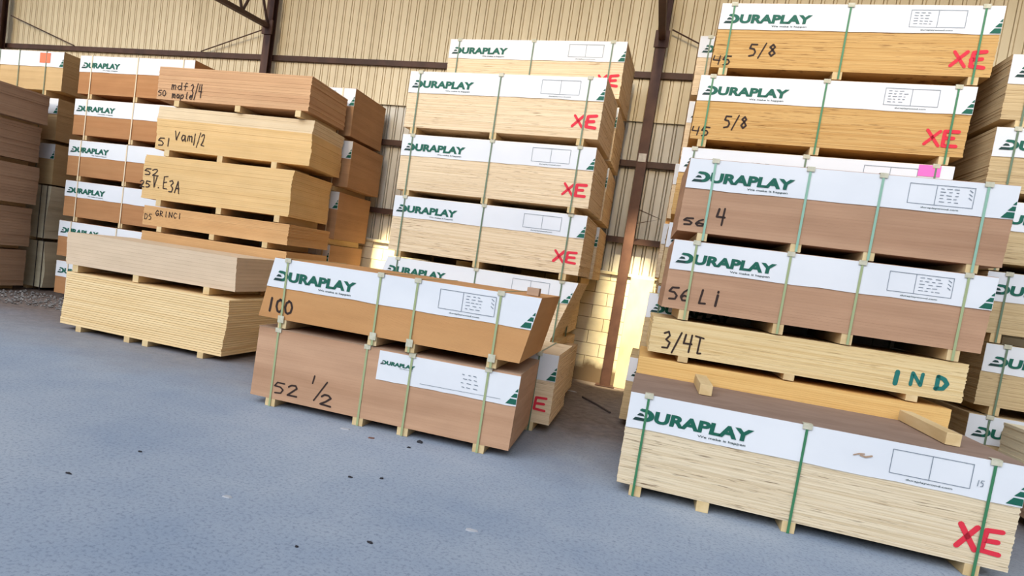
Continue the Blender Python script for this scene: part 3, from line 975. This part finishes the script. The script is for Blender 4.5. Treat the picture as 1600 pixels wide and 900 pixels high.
# ---- stack at the right edge
GG = 'plywood bundles of the stack cut by the right edge'
GX = [(2.77, 3.56, .59), (2.76, 2.90, .59), (2.80, 2.25, .57), (2.92, 1.60, .57), (3.02, .92, .585), (3.00, .09, .74)]
GNm = ['topmost', 'second', 'third', 'fourth', 'fifth', 'lowest']
for i, (X, z0, h) in enumerate(GX):
    zb = (GX[i + 1][1] + GX[i + 1][2]) if i + 1 < len(GX) else 0.0
    bundle('plywood_bundle', GNm[i] + ' plywood bundle from the top in the stack cut by the right edge', GG, X, 7.72, 0, zb, z0, h, 'ply_sand', n=38, jit=.003,
           straps=(.16, 1.18, 2.26), strap_mat='strap_grey', brand={}, seed=120 + i)
bundle('fiberboard_bundle', 'greenish-tan board bundle at the right edge, end towards the stacks', GG, 3.17, 6.25, 0, .40, .49, .33, 'film',
       n=12, jit=.004, bearers=(.3, 1.2, 2.1), seed=130)
bundle('fiberboard_bundle', 'dark board bundle on the floor at the right edge, under the greenish-tan one', GG, 3.25, 6.25, 0, 0.0, .09, .31, 'mdf_dun',
       n=12, jit=.004, bearers=(.3, 1.2, 2.1), seed=131)

# ------------------------------------------------------------------ loose lumber and floor litter


def block(name, lab, x0, x1, y0, y1, z0, z1, mat='bearer', group=None, cat='lumber'):
    mb = MB()
    mb.box(-(x1 - x0) / 2, (x1 - x0) / 2, -(y1 - y0) / 2, (y1 - y0) / 2, 0, z1 - z0)
    o = mb.build(name, M[mat], None, 0.004)
    o.location = ((x0 + x1) / 2, (y0 + y1) / 2, z0)
    return tag(o, lab, cat, group)


ptop = .782 + .004
block('lumber_block', 'short lumber block lying on the left part of the large front bundle', .49, .585, 5.80, 6.48, ptop, ptop + .085, group='loose lumber on the front bundle')
block('lumber_block', 'long lumber block lying on the right part of the large front bundle', 2.06, 2.15, 5.56, 6.50, ptop, ptop + .085, group='loose lumber on the front bundle')
block('wood_offcut', 'small brown wood offcut on top of the orange-brown front bundle', -.955, -.855, 5.62, 5.72, 1.366, 1.43, 'mdf_dun', cat='offcut')

b = MB()
b.tube([(-.62, 9.25, .012), (-.42, 8.9, .014), (-.22, 8.50, .012)], .012, 6)
tag(b.build('metal_bar', M['bar_dark']), 'thin dark bar lying on the aisle floor in front of the column', 'bar')


def chip(lab, x, y, mat, sx, sy, rz, name='wood_chip', h=.008):
    q = random.Random(int(x * 100 + y * 10))
    n = 7
    sx, sy = sx * .7, sy * .7
    pts = [(sx * math.cos(2 * math.pi * k / n) * q.uniform(.7, 1.1), sy * math.sin(2 * math.pi * k / n) * q.uniform(.7, 1.1)) for k in range(n)]
    mb = MB()
    mb.add([(p[0], p[1], 0) for p in pts] + [(p[0] * .85, p[1] * .8, h * q.uniform(.6, 1.2)) for p in pts],
           [tuple(range(n))[::-1], tuple(range(n, 2 * n))] + [(k, (k + 1) % n, n + (k + 1) % n, n + k) for k in range(n)])
    o = mb.build(name, M[mat])
    o.location = (x, y, 0)
    o.rotation_euler = (0, 0, rz)
    return tag(o, lab, 'chip', 'scraps on the concrete')


chip('pale flat scrap on the concrete below the brown 52 1/2 bundle', -2.26, 5.28, 'chip_pale', .07, .035, .3)
chip('reddish brown scrap on the concrete in front of the brown 52 1/2 bundle', -1.98, 5.20, 'chip_brown', .05, .03, .6)
chip('black scrap at the shaded foot of the brown 52 1/2 bundle', -1.62, 5.40, 'chip_dark', .05, .04, .1, h=.016)
chip('dark scrap on the concrete right of the reddish one', -1.64, 5.18, 'chip_dark', .03, .02, .2)
chip('dark chip on open concrete, left of a near-identical one', -1.71, 4.19, 'chip_dark', .028, .018, .2)
chip('dark chip on open concrete, right of a near-identical one', -1.53, 4.32, 'chip_dark', .026, .018, .9)
chip('pale wood sliver with a dark edge on the concrete left of the large front bundle', -.76, 3.84, 'chip_pale', .06, .016, .25, h=.012)
chip('black chip low on the concrete in the middle foreground', -1.19, 3.32, 'chip_dark', .035, .016, -.3)
chip('pale flat scrap on the concrete in the left foreground', -2.13, 3.37, 'chip_pale', .045, .025, .2)
chip('dark chip at the far left of the concrete foreground', -3.03, 3.08, 'chip_dark', .03, .014, .1)
chip('dark chip on the concrete between the left slabs and the foreground', -3.02, 3.66, 'chip_dark', .022, .014, .1)
chip('dark chip near the bottom edge of the photo at centre left', -1.48, 3.04, 'chip_dark', .018, .012, .1)
chip('pale scrap on the dusty aisle floor by the block wall', -.80, 9.60, 'chip_pale', .13, .03, -.2)

b = MB()
q = random.Random(11)
for k in range(1500):
    x, y = q.uniform(-12.6, -8.1), q.uniform(7.35, 8.93)
    if y < 7.55 + .25 * math.sin(x * 2.1) or (x < -10.15 and y > 7.72):
        continue
    s = q.uniform(.012, .032)
    vs = [(x + s * q.uniform(.7, 1.2) * dx, y + s * q.uniform(.7, 1.2) * dy, s * .75 * q.uniform(.8, 1.2) * (dz + .9) - .004) for dx, dy, dz in
          ((1, 0, 0), (-1, 0, 0), (0, 1, 0), (0, -1, 0), (0, 0, 1), (0, 0, -.9))]
    b.add(vs, [(0, 2, 4), (2, 1, 4), (1, 3, 4), (3, 0, 4), (2, 0, 5), (1, 2, 5), (3, 1, 5), (0, 3, 5)])
tag(b.build('gravel', M['stone']), 'strip of grey gravel in front of the left wall stacks', 'gravel', kind='stuff')
